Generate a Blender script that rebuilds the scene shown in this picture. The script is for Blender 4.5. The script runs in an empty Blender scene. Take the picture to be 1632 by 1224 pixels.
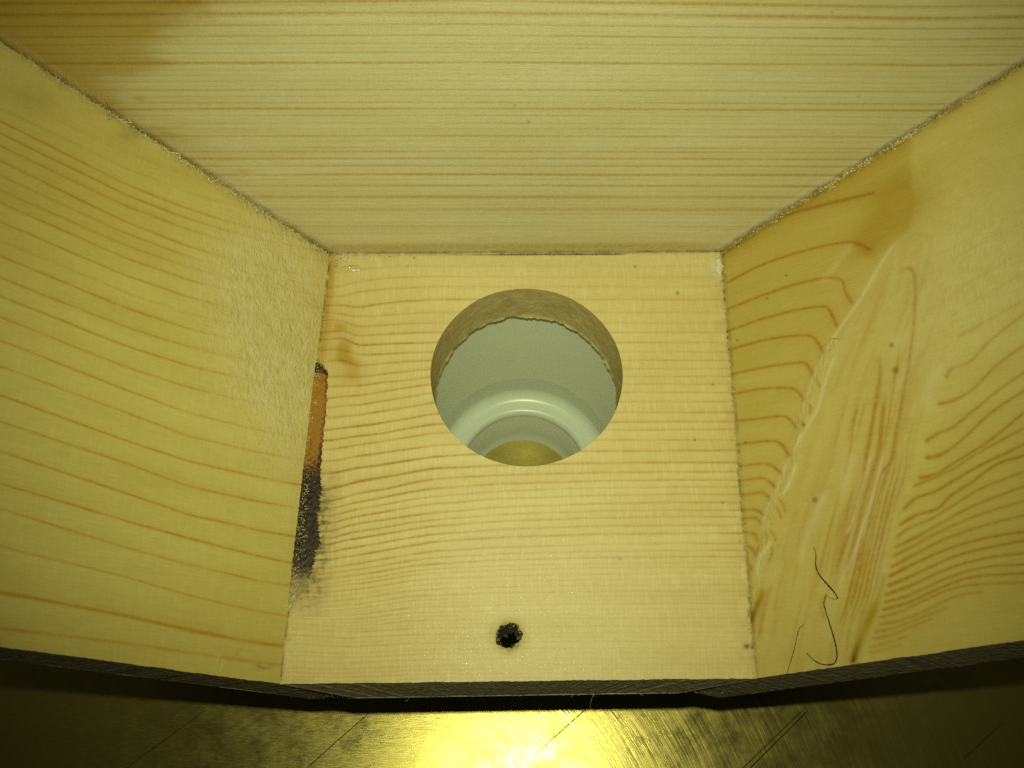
import bpy, math, random
import numpy as np
from mathutils import Vector
rng = np.random.default_rng(7); random.seed(7)
S = bpy.context.scene
COL = S.collection
MM = 0.001                                   # everything below is written in millimetres

# ------------------------------------------------------------------ camera
FOC = 1750.0; TILT = math.radians(22.0); DIST = 230.0    # focal length in photo pixels, tilt from straight down, range
FW = np.array([0, math.sin(TILT), -math.cos(TILT)])
UP = np.array([0, math.cos(TILT), math.sin(TILT)])
def ray(u, v): return FW + np.array([1., 0, 0]) * (u - 816) / FOC + UP * (612 - v) / FOC
_r = ray(839, 601)
CAM = -_r * DIST / np.linalg.norm(_r)                    # the hole's centre is the origin
def chart(P):                                            # survey coordinates of points of the object (photo pixels)
    d = P - CAM; w = d @ FW
    return 816 + FOC * d[..., 0] / w, 612 - FOC * (d @ UP) / w
def hit(u, v, p, n):
    r = ray(u, v); n = np.asarray(n, float)
    return CAM + r * (np.dot(np.asarray(p, float) - CAM, n) / np.dot(r, n))
def floor_pt(u, v, z=0.): return hit(u, v, (0, 0, z), (0, 0, 1))

cam = bpy.data.cameras.new('camera'); co = bpy.data.objects.new('camera', cam); COL.objects.link(co)
co.location = CAM * MM; co.rotation_euler = (TILT, 0, 0)
cam.sensor_width = 36; cam.lens = FOC / 1632 * 36
cam.clip_start = 0.01; cam.clip_end = 20
cam.dof.use_dof = True; cam.dof.focus_distance = 0.236; cam.dof.aperture_fstop = cam.lens / 0.9
S.camera = co

# ------------------------------------------------------------------ light: the phone's LED flash beside its lens
W = bpy.data.worlds.new('World'); S.world = W; W.use_nodes = True
bg = W.node_tree.nodes['Background']; bg.inputs[0].default_value = (0.75, 0.78, 0.42, 1); bg.inputs[1].default_value = 0.022
fl = bpy.data.lights.new('flash', 'SPOT'); fo = bpy.data.objects.new('flash', fl); COL.objects.link(fo)
fo.location = Vector((CAM[0] - 0.5, CAM[1] + 13.0, CAM[2])) * MM
fl.energy = 1.70; fl.color = (0.91, 0.985, 0.585); fl.shadow_soft_size = 0.0016
fl.spot_size = math.radians(78); fl.spot_blend = 1.0
_aim = Vector(floor_pt(845, 430)) * MM
fo.rotation_euler = (_aim - fo.location).to_track_quat('-Z', 'Y').to_euler()
S.view_settings.view_transform = 'Standard'; S.view_settings.look = 'None'
S.view_settings.exposure = 0.0; S.view_settings.gamma = 1.0; S.view_settings.use_curve_mapping = False
S.render.engine = 'CYCLES'; S.cycles.max_bounces = 8; S.cycles.use_denoising = False; S.cycles.caustics_reflective = False; S.cycles.caustics_refractive = False; S.cycles.sample_clamp_indirect = 3.0

# ------------------------------------------------------------------ helpers
def build(name, V, F, mats, parent=None, attrs=None, base=(0, 0, 0), smooth=True, mat_index=None):
    """V (n,3) in mm, F list of int arrays (m,3)/(m,4); one mesh object"""
    V = (np.asarray(V, float) - np.asarray(base, float)) * MM
    me = bpy.data.meshes.new(name)
    F = [np.asarray(f, np.int32) for f in (F if isinstance(F, list) else [F]) if len(f)]
    loops = np.concatenate([f.ravel() for f in F])
    sizes = np.concatenate([np.full(len(f), f.shape[1], np.int32) for f in F])
    starts = np.concatenate([[0], np.cumsum(sizes)[:-1]]).astype(np.int32)
    me.vertices.add(len(V)); me.vertices.foreach_set('co', V.astype(np.float32).ravel())
    me.loops.add(len(loops)); me.loops.foreach_set('vertex_index', loops.astype(np.int32))
    me.polygons.add(len(sizes)); me.polygons.foreach_set('loop_start', starts)
    try: me.polygons.foreach_set('loop_total', sizes)
    except Exception: pass
    me.polygons.foreach_set('use_smooth', np.full(len(sizes), smooth) if mat_index is None else np.asarray(mat_index) != 1)
    for m in (mats if isinstance(mats, (list, tuple)) else [mats]): me.materials.append(m)
    if mat_index is not None: me.polygons.foreach_set('material_index', np.asarray(mat_index, np.int32))
    me.update(calc_edges=True); me.validate()
    for k, a in (attrs or {}).items():
        a = np.asarray(a, np.float32)
        if a.ndim == 1:
            at = me.attributes.new(k, 'FLOAT', 'POINT'); at.data.foreach_set('value', a)
        else:
            at = me.attributes.new(k, 'FLOAT_VECTOR', 'POINT'); at.data.foreach_set('vector', a.ravel())
    o = bpy.data.objects.new(name, me); COL.objects.link(o)
    if parent: o.parent = parent
    return o
def tag(o, label=None, cat=None, group=None, kind=None):
    if label: o['label'] = label
    if cat: o['category'] = cat
    if group: o['group'] = group
    if kind: o['kind'] = kind
    return o
def grid_faces(nu, nv, off=0):
    i = np.arange(nu - 1)[:, None] * nv + np.arange(nv - 1)[None, :]
    q = np.stack([i, i + nv, i + nv + 1, i + 1], -1).reshape(-1, 4) + off
    return q
def smooth1(a, n):
    k = np.hanning(n + 2)[1:-1]; k /= k.sum()
    p = np.pad(a, n, mode='edge')
    return np.convolve(p, k, 'same')[n:-n]
def wob(n, amp, scale):                                   # smooth random edge
    return smooth1(rng.normal(0, 1, n), scale) * amp * math.sqrt(scale) * 0.8
def gauss(x, y, cx, cy, sx, sy, rot=0.):
    c, s = math.cos(rot), math.sin(rot)
    a = (x - cx) * c + (y - cy) * s; b = -(x - cx) * s + (y - cy) * c
    return np.exp(-(a / sx) ** 2 - (b / sy) ** 2)
def vnoise(x, y, seed):                                   # cheap value noise
    r = np.random.default_rng(seed); T = r.random((256, 256))
    xi = np.floor(x).astype(int); yi = np.floor(y).astype(int)
    fx = x - xi; fy = y - yi; fx = fx * fx * (3 - 2 * fx); fy = fy * fy * (3 - 2 * fy)
    g = lambda a, b: T[a & 255, b & 255]
    return (g(xi, yi) * (1 - fx) + g(xi + 1, yi) * fx) * (1 - fy) + (g(xi, yi + 1) * (1 - fx) + g(xi + 1, yi + 1) * fx) * fy

def nd(nt, t, **kw):
    n = nt.nodes.new(t)
    for k, v in kw.items():
        if k == 'ins':
            for i, val in v.items():
                if isinstance(val, bpy.types.NodeSocket): nt.links.new(val, n.inputs[i])
                else: n.inputs[i].default_value = val
        else: setattr(n, k, v)
    return n
def newmat(name):
    m = bpy.data.materials.new(name); m.use_nodes = True
    nt = m.node_tree; b = nt.nodes['Principled BSDF']
    return m, nt, b
def math_(nt, op, a, b=0.0, c=None, clamp=False):
    ins = {0: a, 1: b}
    if c is not None: ins[2] = c
    return nd(nt, 'ShaderNodeMath', operation=op, use_clamp=clamp, ins=ins).outputs[0]
def mix(nt, f, a, b, blend='MIX'):
    n = nd(nt, 'ShaderNodeMix', data_type='RGBA', blend_type=blend)
    for i, val in ((0, f), (6, a), (7, b)):
        if isinstance(val, bpy.types.NodeSocket): nt.links.new(val, n.inputs[i])
        else: n.inputs[i].default_value = val
    return n.outputs[2]
def attr(nt, name):
    return nd(nt, 'ShaderNodeAttribute', attribute_name=name)
def noise(nt, vec, scale, detail=2., rough=.5, dist=0.):
    n = nd(nt, 'ShaderNodeTexNoise', ins={'Scale': scale, 'Detail': detail, 'Roughness': rough, 'Distortion': dist})
    nt.links.new(vec, n.inputs['Vector']); return n.outputs['Fac']
def stretch(nt, vec, s, rot=0.):
    n = nd(nt, 'ShaderNodeMapping', vector_type='POINT'); nt.links.new(vec, n.inputs[0])
    n.inputs['Scale'].default_value = s; n.inputs['Rotation'].default_value = (0, 0, rot); return n.outputs[0]
def remap(nt, v, a, b, c, d):
    n = nd(nt, 'ShaderNodeMapRange', clamp=True, ins={1: a, 2: b, 3: c, 4: d}); nt.links.new(v, n.inputs[0]); return n.outputs[0]

# ------------------------------------------------------------------ materials
def wood(name, early, early2, late, spec=.5, rough=.38, sparkle=.5, fleck=.10, ridge=.028):
    m, nt, b = newmat(name)
    g = attr(nt, 'grain').outputs['Vector']
    late_a, stain_a, pale_a, dark_a, fuzz_a = [attr(nt, k).outputs['Fac'] for k in ('late', 'stain', 'pale', 'dark', 'fuzz')]
    tone = noise(nt, stretch(nt, g, (.03, .16, 1)), 1., 3.)
    fib = noise(nt, stretch(nt, g, (.35, 5.5, 1)), 1., 3., .6)
    flk = noise(nt, stretch(nt, g, (2.2, .22, 1)), 1., 2.)
    dots = noise(nt, g, 3.2, 2.)
    brk = noise(nt, stretch(nt, g, (1.3, 1.3, 1)), 1., 3.)
    c = mix(nt, remap(nt, tone, .3, .7, 0, 1), early, early2)
    c = mix(nt, 1.0, c, mix(nt, remap(nt, fib, .3, .7, 0, 1), (.93, .915, .88, 1), (1.06, 1.07, 1.09, 1)), 'MULTIPLY')
    c = mix(nt, remap(nt, flk, .5, .75, 0, fleck * 2), c, (1, .9, .66, 1))
    c = mix(nt, remap(nt, flk, .42, .25, 0, fleck), c, (.42, .27, .08, 1))
    L = math_(nt, 'MULTIPLY', late_a, remap(nt, brk, .25, .75, .62, 1.15), clamp=True)
    c = mix(nt, L, c, late)
    c = mix(nt, stain_a, c, mix(nt, 1.0, c, (.70, .55, .17, 1), 'MULTIPLY'))
    c = mix(nt, pale_a, c, (.72, .64, .42, 1))
    dk = math_(nt, 'MULTIPLY', dark_a, remap(nt, dots, .25, .65, .55, 1.25), clamp=True)
    c = mix(nt, dk, c, (.075, .050, .014, 1))
    pore = math_(nt, 'MULTIPLY', remap(nt, dots, .72, .80, 0, .55), 1.0)
    c = mix(nt, pore, c, (.30, .20, .07, 1))
    nt.links.new(c, b.inputs['Base Color'])
    spk = noise(nt, g, 2.6, 3., .7)
    fz = noise(nt, stretch(nt, g, (1.6, .8, 1), .3), 1., 3., .6)
    h = math_(nt, 'ADD', math_(nt, 'MULTIPLY', fib, ridge), math_(nt, 'MULTIPLY', spk, .045 * sparkle))
    h = math_(nt, 'ADD', h, math_(nt, 'MULTIPLY', math_(nt, 'MULTIPLY', fz, fuzz_a), .55))
    h = math_(nt, 'ADD', h, math_(nt, 'MULTIPLY', flk, .012))
    h = math_(nt, 'SUBTRACT', h, math_(nt, 'MULTIPLY', late_a, .012))
    bp = nd(nt, 'ShaderNodeBump', ins={'Strength': 1.0, 'Distance': MM, 'Height': h})
    nt.links.new(bp.outputs[0], b.inputs['Normal'])
    gl = remap(nt, noise(nt, g, 2.4, 1.), .64, .69, 0, -.28)
    nt.links.new(math_(nt, 'ADD', gl, math_(nt, 'ADD', remap(nt, dots, .3, .7, rough + .10, rough - .06), math_(nt, 'MULTIPLY', fuzz_a, .25))), b.inputs['Roughness'])
    b.inputs['Specular IOR Level'].default_value = spec; b.inputs['Anisotropic'].default_value = .9
    tv = nd(nt, 'ShaderNodeCombineXYZ', ins={0: 0., 1: 1., 2: .25}); nt.links.new(tv.outputs[0], b.inputs['Tangent'])
    return m
M_floor = wood('pine_bottom', (.69, .55, .235, 1), (.63, .485, .185, 1), (.40, .205, .034, 1), .36, .42, .7, .09, .045)
M_back = wood('pine_back', (.60, .53, .31, 1), (.555, .475, .24, 1), (.40, .275, .045, 1), 1., .42, .9, .03, .075)
M_left = wood('pine_left', (.595, .495, .165, 1), (.545, .44, .13, 1), (.46, .265, .028, 1), .4, .5, .35, .03)
M_right = wood('pine_right', (.61, .505, .17, 1), (.56, .45, .13, 1), (.43, .235, .025, 1), .5, .42, .45, .02)

def plain(name, c1, c2, scale, rough, bump=0., spec=.5, metal=0., detail=4.):
    m, nt, b = newmat(name)
    tc = nd(nt, 'ShaderNodeTexCoord').outputs['Object']
    n = noise(nt, tc, scale, detail, .6)
    nt.links.new(mix(nt, remap(nt, n, .32, .68, 0, 1), c1, c2), b.inputs['Base Color'])
    b.inputs['Roughness'].default_value = rough; b.inputs['Specular IOR Level'].default_value = spec
    b.inputs['Metallic'].default_value = metal
    if bump:
        bp = nd(nt, 'ShaderNodeBump', ins={'Strength': 1.0, 'Distance': bump * MM, 'Height': n}); nt.links.new(bp.outputs[0], b.inputs['Normal'])
    return m
M_edge = plain('sawn_edge', (.25, .20, .11, 1), (.40, .33, .19, 1), 700, .9, .5, .2)
M_bore = plain('bored_wood', (.48, .375, .14, 1), (.62, .50, .22, 1), 380, .8, .12, .3)
M_pilot = plain('dirty_bore', (.05, .045, .03, 1), (.34, .32, .24, 1), 900, .8, .6, .3)
M_plastic = plain('white_plastic', (.66, .69, .57, 1), (.70, .73, .60, 1), 60, .30, .02, .5)
M_sleeve = plain('matt_plastic', (.87, .88, .71, 1), (.90, .91, .74, 1), 60, .6, .02, .25)
M_glue = plain('dried_glue', (.62, .60, .42, 1), (.75, .72, .55, 1), 500, .12, .3, .6)
M_ink = plain('pencil_line', (.018, .016, .022, 1), (.05, .045, .05, 1), 3000, .6, 0, .3)
M_fibre = plain('pale_fibre', (.62, .55, .33, 1), (.75, .69, .47, 1), 800, .7, 0, .4)

def mat_resin():
    m, nt, b = newmat('resin_bark')
    t = attr(nt, 'char').outputs['Fac']
    tc = nd(nt, 'ShaderNodeTexCoord').outputs['Object']
    n = noise(nt, tc, 1400, 4., .7); n2 = noise(nt, tc, 3500, 2.)
    f = math_(nt, 'ADD', t, math_(nt, 'MULTIPLY', math_(nt, 'SUBTRACT', n, .5), .55))
    cr = nd(nt, 'ShaderNodeValToRGB'); nt.links.new(f, cr.inputs[0])
    e = cr.color_ramp.elements
    e[0].position = 0.0; e[0].color = (.34, .165, .014, 1)
    e[1].position = 1.0; e[1].color = (.50, .38, .16, 1)
    for p, c in ((.22, (.30, .13, .012, 1)), (.36, (.10, .035, .008, 1)), (.46, (.022, .012, .005, 1)), (.60, (.03, .018, .008, 1)), (.68, (.09, .055, .02, 1)), (.78, (.30, .22, .08, 1))):
        k = e.new(p); k.color = c
    c = mix(nt, remap(nt, n2, .68, .76, 0, .45), cr.outputs[0], (.6, .55, .42, 1))
    nt.links.new(c, b.inputs['Base Color']); b.inputs['Roughness'].default_value = .5; b.inputs['Specular IOR Level'].default_value = .3
    bp = nd(nt, 'ShaderNodeBump', ins={'Strength': 1., 'Distance': .15 * MM, 'Height': n}); nt.links.new(bp.outputs[0], b.inputs['Normal'])
    return m
M_resin = mat_resin()

def mat_crumb():
    m, nt, b = newmat('sawdust')
    a = attr(nt, 'tint').outputs['Fac']
    cr = nd(nt, 'ShaderNodeValToRGB'); nt.links.new(a, cr.inputs[0])
    e = cr.color_ramp.elements
    e[0].position = 0; e[0].color = (.06, .045, .02, 1); e[1].position = 1; e[1].color = (.78, .73, .52, 1)
    k = e.new(.18); k.color = (.26, .18, .045, 1)
    k = e.new(.5); k.color = (.60, .49, .19, 1)
    nt.links.new(cr.outputs[0], b.inputs['Base Color']); b.inputs['Roughness'].default_value = .45
    return m
M_crumb = mat_crumb()

def mat_brass():
    m, nt, b = newmat('brushed_brass')
    tc = nd(nt, 'ShaderNodeTexCoord').outputs['Object']
    sep = nd(nt, 'ShaderNodeSeparateXYZ'); nt.links.new(tc, sep.inputs[0])
    X = math_(nt, 'MULTIPLY', sep.outputs[0], 1000.); Y = math_(nt, 'MULTIPLY', sep.outputs[1], 1000.)
    dx = math_(nt, 'ADD', X, 34.); dy = math_(nt, 'ADD', Y, 105.)          # centre of the swirling brush marks
    r = math_(nt, 'SQRT', math_(nt, 'ADD', math_(nt, 'MULTIPLY', dx, dx), math_(nt, 'MULTIPLY', dy, dy)))
    th = math_(nt, 'ARCTAN2', dy, dx)
    comb = nd(nt, 'ShaderNodeCombineXYZ'); nt.links.new(r, comb.inputs[0]); nt.links.new(math_(nt, 'MULTIPLY', th, 6.), comb.inputs[1])
    arcs = noise(nt, stretch(nt, comb.outputs[0], (2.6, .55, 1)), 1., 4., .7)
    arcs2 = noise(nt, stretch(nt, comb.outputs[0], (.7, .5, 1)), 1., 2.)
    mm = nd(nt, 'ShaderNodeVectorMath', operation='SCALE', ins={'Scale': 1000.}); nt.links.new(tc, mm.inputs[0])
    diag = noise(nt, stretch(nt, mm.outputs[0], (.35, 3.0, 1), math.radians(40)), 1., 4., .7)
    blot = noise(nt, mm.outputs[0], .16, 5., .7)
    fine = noise(nt, mm.outputs[0], 4.5, 3., .7)
    left = remap(nt, X, -22., 0., 1., 0.)
    brush = math_(nt, 'ADD', math_(nt, 'MULTIPLY', diag, left), math_(nt, 'MULTIPLY', arcs, math_(nt, 'SUBTRACT', 1., left)))
    # four long straight scratches
    sc = None
    for (ax, ay, bx, by, w) in SCRATCH:
        L = math.hypot(bx - ax, by - ay); nx, ny = -(by - ay) / L, (bx - ax) / L
        d = math_(nt, 'ABSOLUTE', math_(nt, 'ADD', math_(nt, 'MULTIPLY', X, nx), math_(nt, 'SUBTRACT', math_(nt, 'MULTIPLY', Y, ny), ax * nx + ay * ny)))
        t = math_(nt, 'ADD', math_(nt, 'MULTIPLY', X, (bx - ax) / L), math_(nt, 'SUBTRACT', math_(nt, 'MULTIPLY', Y, (by - ay) / L), (ax * (bx - ax) + ay * (by - ay)) / L))
        k = math_(nt, 'MULTIPLY', remap(nt, d, w, w * .4, 0, 1), math_(nt, 'MULTIPLY', remap(nt, t, -.5, 1., 0, 1), remap(nt, t, L + .5, L - 3., 0, 1)))
        sc = k if sc is None else math_(nt, 'MAXIMUM', sc, k)
    c = mix(nt, remap(nt, blot, .35, .65, 0, 1), (.62, .505, .14, 1), (.50, .405, .10, 1))
    c = mix(nt, remap(nt, brush, .35, .65, .35, 0), c, (.30, .24, .07, 1))
    c = mix(nt, math_(nt, 'MULTIPLY', sc, .85), c, (.05, .04, .015, 1))
    nt.links.new(c, b.inputs['Base Color']); b.inputs['Metallic'].default_value = .80
    nt.links.new(math_(nt, 'ADD', remap(nt, blot, .35, .65, .18, .31), remap(nt, brush, .3, .7, -.04, .06)), b.inputs['Roughness'])
    h = math_(nt, 'ADD', math_(nt, 'MULTIPLY', brush, math_(nt, 'MULTIPLY', remap(nt, Y, -60., -40., 1., .25), .024)), math_(nt, 'MULTIPLY', fine, .007))
    h = math_(nt, 'ADD', h, math_(nt, 'MULTIPLY', arcs2, .02))
    h = math_(nt, 'SUBTRACT', h, math_(nt, 'MULTIPLY', sc, .05))
    bp = nd(nt, 'ShaderNodeBump', ins={'Strength': 1., 'Distance': MM, 'Height': h}); nt.links.new(bp.outputs[0], b.inputs['Normal'])
    return m
ZT = -84.0
SCRATCH = []
for (u0, v0, u1, v1, w) in ((936, 1128, 849, 1206, .16), (600, 1125, 480, 1232, .14), (1288, 1132, 1180, 1240, .16), (1279, 1132, 1168, 1240, .12), (330, 1130, 190, 1232, .12), (1600, 1150, 1530, 1215, .10)):
    a = floor_pt(u0, v0, ZT); c_ = floor_pt(u1, v1, ZT); SCRATCH.append((a[0], a[1], c_[0], c_[1], w))
M_brass = mat_brass()

# ------------------------------------------------------------------ setting: the brass sheet everything stands on
def box_mesh(x0, x1, y0, y1, z0, z1):
    V = [(x, y, z) for z in (z0, z1) for y in (y0, y1) for x in (x0, x1)]
    F = [(0, 2, 3, 1), (4, 5, 7, 6), (0, 1, 5, 4), (2, 6, 7, 3), (0, 4, 6, 2), (1, 3, 7, 5)]
    return V, np.array(F)
V, F = box_mesh(-420, 420, -420, 420, ZT - 3, ZT)
tag(build('table_top', V, F, M_brass, smooth=False), 'scratched brass sheet lying under the wooden box', 'table top', kind='structure')

# ------------------------------------------------------------------ geometry of the box
FLc, FRc = floor_pt(445, 1090), floor_pt(1205, 1081)
BLc, BRc = floor_pt(524, 404), floor_pt(1151, 401)
LEAN = .315
nB = np.array([0, -1., LEAN]); nB /= np.linalg.norm(nB)
mid = (BLc + BRc) / 2
e_ = (BRc - BLc) / np.linalg.norm(BRc - BLc)
nB = np.cross(e_, np.array([0, LEAN, 1.])); nB /= np.linalg.norm(nB)
if nB[1] > 0: nB = -nB
def side(Pf, Pb, edge_back, edge_front):
    qb = hit(*edge_back, Pb, nB)
    n = np.cross(qb - Pb, Pf - Pb); n /= np.linalg.norm(n)
    if n[2] < 0: n = -n
    qf = hit(*edge_front, Pf, n)
    return n, (qb - Pb) / (qb - Pb)[2], (qf - Pf) / (qf - Pf)[2]
nL, dLb, dLf = side(FLc, BLc, (15, 75), (0, 1030))
nR, dRb, dRf = side(FRc, BRc, (1632, 100), (1632, 1020))
TH = 14.0; FT = 12.0; ZTOP = 78.0

trough = bpy.data.objects.new('pine_box', None); COL.objects.link(trough)
TB = np.array([0, -16., -FT]); trough.location = Vector(TB * MM)
tag(trough, 'pale pine box with flared sides, an open front and a round hole in its bottom', 'wooden box')

# ---- grain charts -------------------------------------------------------------------------------
def fn_lines(x, y, lines, w, halo=.35, seed=1, wobble=.6):
    """lines: (xs, ys, strength[, width factor]) each a function of x"""
    out = np.zeros_like(x)
    for i, ln in enumerate(lines):
        xs, ys, s = ln[0], ln[1], ln[2]; wf = ln[3] if len(ln) > 3 else 1.
        xx = np.linspace(xs[0], xs[-1], 600); yy = smooth1(np.interp(xx, xs, ys), 25)
        r = np.random.default_rng(seed * 100 + i); yy = yy + smooth1(r.normal(0, 1, 600), 60) * 3.2 * min(1., wf) * wobble
        ss = s * (1 + smooth1(r.normal(0, 1, 600), 40) * .9) if s < .98 else s
        d = y - np.interp(x, xx, yy); ww = w * wf
        k = np.exp(-(d / ww) ** 2) + halo * np.exp(-np.abs(d) / (3 * ww)) * (d < 0) + halo * .5 * np.exp(-np.abs(d) / (1.5 * ww)) * (d >= 0)
        out = np.maximum(out, k * (np.interp(x, xx, ss) if not np.isscalar(ss) else ss)) + .0
    return out
def poly_dist(x, y, pts, pad):
    """distance and arclength fraction to a polyline, only near it"""
    pts = np.asarray(pts, float)
    # Catmull-Rom densify
    P = np.vstack([2 * pts[0] - pts[1], pts, 2 * pts[-1] - pts[-2]]); Q = []
    for i in range(1, len(P) - 2):
        for t in np.linspace(0, 1, 6, endpoint=False):
            Q.append(.5 * (2 * P[i] + (P[i + 1] - P[i - 1]) * t + (2 * P[i - 1] - 5 * P[i] + 4 * P[i + 1] - P[i + 2]) * t * t + (-P[i - 1] + 3 * P[i] - 3 * P[i + 1] + P[i + 2]) * t ** 3))
    Q.append(P[-2]); Q = np.array(Q)
    D = np.full(x.shape, 1e9); T = np.zeros(x.shape)
    n = len(Q) - 1
    for i in range(n):
        a, b = Q[i], Q[i + 1]
        m = (x > min(a[0], b[0]) - pad) & (x < max(a[0], b[0]) + pad) & (y > min(a[1], b[1]) - pad) & (y < max(a[1], b[1]) + pad)
        if not m.any(): continue
        xx, yy = x[m], y[m]; d = b - a; L2 = d @ d + 1e-9
        t = np.clip(((xx - a[0]) * d[0] + (yy - a[1]) * d[1]) / L2, 0, 1)
        dd = np.hypot(xx - a[0] - t * d[0], yy - a[1] - t * d[1])
        cur = D[m]; upd = dd < cur; cur[upd] = dd[upd]; D[m] = cur
        tt = T[m]; tt[upd] = (i + t[upd]) / n; T[m] = tt
    return D, T
def draw(field, x, y, pts, w, s, taper=(0., 0.), halo=.0):
    D, T = poly_dist(x, y, pts, w * 6)
    k = np.exp(-(D / w) ** 2) + halo * np.exp(-D / (2.5 * w))
    if taper[0]: k = k * np.clip(T / taper[0], 0, 1)
    if taper[1]: k = k * np.clip((1 - T) / taper[1], 0, 1)
    np.maximum(field, k * s, out=field)

def board(name, c00, c10, c11, c01, res, mats, chartfn, thick, n_in, jit, outer_shift=None, holes=(), label=None, grain_u=None, jit_seed=0):
    """inner face = bilinear grid (u: c00->c10, v: c00->c01), solid thickness along -n_in.  holes: (centre xy, radius fn)"""
    lu = max(np.linalg.norm(c10 - c00), np.linalg.norm(c11 - c01)); lv = max(np.linalg.norm(c01 - c00), np.linalg.norm(c11 - c10))
    nu, nv = int(lu / res) + 2, int(lv / res) + 2
    u = np.linspace(0, 1, nu)[:, None, None]; v = np.linspace(0, 1, nv)[None, :, None]
    ul = np.broadcast_to(u, (nu, nv, 1)).copy(); vl = np.broadcast_to(v, (nu, nv, 1)).copy()
    # slightly irregular sawn edges
    ju0, ju1, jv0, jv1 = [wob(n, a, 5) + wob(n, a, 40) for n, a in ((nv, jit[0]), (nv, jit[1]), (nu, jit[2]), (nu, jit[3]))]
    ul[..., 0] += ju0[None, :] / lu * np.clip(1 - ul[..., 0] * lu / 3, 0, 1) + ju1[None, :] / lu * np.clip(1 - (1 - ul[..., 0]) * lu / 3, 0, 1)
    vl[..., 0] += jv0[:, None] / lv * np.clip(1 - vl[..., 0] * lv / 3, 0, 1) + jv1[:, None] / lv * np.clip(1 - (1 - vl[..., 0]) * lv / 3, 0, 1)
    P = (c00 * (1 - ul) + c10 * ul) * (1 - vl) + (c01 * (1 - ul) + c11 * ul) * vl
    P = P.reshape(-1, 3); F = grid_faces(nu, nv)
    extraV, extraF, extraM = [], [], []
    for (hx, hy, rf) in holes:
        dx, dy = P[:, 0] - hx, P[:, 1] - hy; rr = np.hypot(dx, dy); an = np.arctan2(dy, dx); R = rf(an)
        ins = rr < R
        F = F[~ins[F].all(1)]
        used = np.zeros(len(P), bool); used[F.ravel()] = True
        mv = ins & used
        P[mv, 0] = hx + np.cos(an[mv]) * R[mv]; P[mv, 1] = hy + np.sin(an[mv]) * R[mv]
    fields = chartfn(*chart(P), P)
    # orientation so that faces look along n_in
    a, b, c = P[F[len(F) // 2][:3]]
    if np.dot(np.cross(b - a, c - a), n_in) < 0: F = F[:, ::-1]
    # solid sides + outer face
    idx = np.arange(nu * nv).reshape(nu, nv)
    loop = np.concatenate([idx[:-1, 0], idx[-1, :-1], idx[:0:-1, -1], idx[0, :0:-1]])
    nl = len(loop); off = len(P)
    O = P[loop] - n_in * thick
    if outer_shift is not None: O = O + outer_shift(P[loop], O)
    R0 = P[loop].copy()                                    # own rim vertices keep the edge crisp
    V = np.vstack([P, R0, O]); i = np.arange(nl); j = (i + 1) % nl
    Fs = np.stack([off + i, off + j, off + nl + j, off + nl + i], 1)
    ctr = V[Fs].mean(1)
    nrm = np.cross(V[Fs[:, 1]] - V[Fs[:, 0]], V[Fs[:, 2]] - V[Fs[:, 0]])
    flip = ((ctr - P.mean(0)) * nrm).sum(1) < 0
    Fs[flip] = Fs[flip][:, ::-1]
    corners = [0, nu - 1, nu + nv - 2, 2 * nu + nv - 3]
    if not holes:
        Fo = np.array([[off + nl + k for k in corners]])
    else:                                                  # underside with the bores left open
        n0 = len(V); k = 12; gu, gv = nu // k + 2, nv // k + 2
        Oc = V[[off + nl + c for c in corners]]
        uu = np.linspace(0, 1, gu)[:, None, None]; vv = np.linspace(0, 1, gv)[None, :, None]
        G = ((Oc[0] * (1 - uu) + Oc[1] * uu) * (1 - vv) + (Oc[3] * (1 - uu) + Oc[2] * uu) * vv).reshape(-1, 3)
        Fo = grid_faces(gu, gv)
        for (hx, hy, rf) in holes:
            rr = np.hypot(G[:, 0] - hx, G[:, 1] - hy); Fo = Fo[~(rr < rf(np.zeros(1))[0] + 1.5)[Fo].any(1)]
        V = np.vstack([V, G]); Fo = Fo + n0
    base_n = len(V)
    F_all = [F, Fs, Fo]; mi = [np.zeros(len(F), int), np.ones(len(Fs), int), np.ones(len(Fo), int)]
    for hi, (hx, hy, rf) in enumerate(holes):              # walls of the bores, a little rough
        na, nz = 360, 26; an = np.linspace(0, 2 * np.pi, na, endpoint=False); zz = np.linspace(0, -FT, nz); sl_ = (hy if hi == 0 else 0.) * np.linspace(0, 1, nz)[None, :]
        R = rf(an)[:, None] * (1 - .016 * np.linspace(0, 1, nz)[None, :] ** 2) + rng.normal(0, .05, (na, nz))
        R[:, 0] = rf(an); R[:, -1] += wob(na, .10, 3) + wob(na, .12, 14) - .12
        Vh = np.stack([hx + np.cos(an)[:, None] * R, hy - sl_ + np.sin(an)[:, None] * R, np.broadcast_to(zz, (na, nz))], -1).reshape(-1, 3)
        ii = np.arange(na)[:, None]; jj = np.arange(nz - 1)[None, :]
        q = np.stack([ii * nz + jj, ii * nz + jj + 1, ((ii + 1) % na) * nz + jj + 1, ((ii + 1) % na) * nz + jj], -1).reshape(-1, 4) + len(V)
        V = np.vstack([V, Vh]); F_all.append(q); mi.append(np.full(len(q), 2 + hi))
    pad = len(V) - len(P)
    attrs = {}
    for k in ('late', 'stain', 'pale', 'dark', 'fuzz'):
        attrs[k] = np.concatenate([np.clip(fields.get(k, np.zeros(len(P))), 0, 1), np.zeros(pad)])
    d_u = (c10 - c00) / np.linalg.norm(c10 - c00) if grain_u is None else grain_u
    d_u = d_u / np.linalg.norm(d_u); d_v = np.cross(n_in, d_u)
    attrs['grain'] = np.stack([V @ d_u + 300 * (jit_seed + 1), V @ d_v + 300, V @ n_in], -1)
    o = build(name, V, F_all, mats, trough, attrs, TB, True, np.concatenate(mi))
    if label: o['label'] = label
    return o

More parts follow.
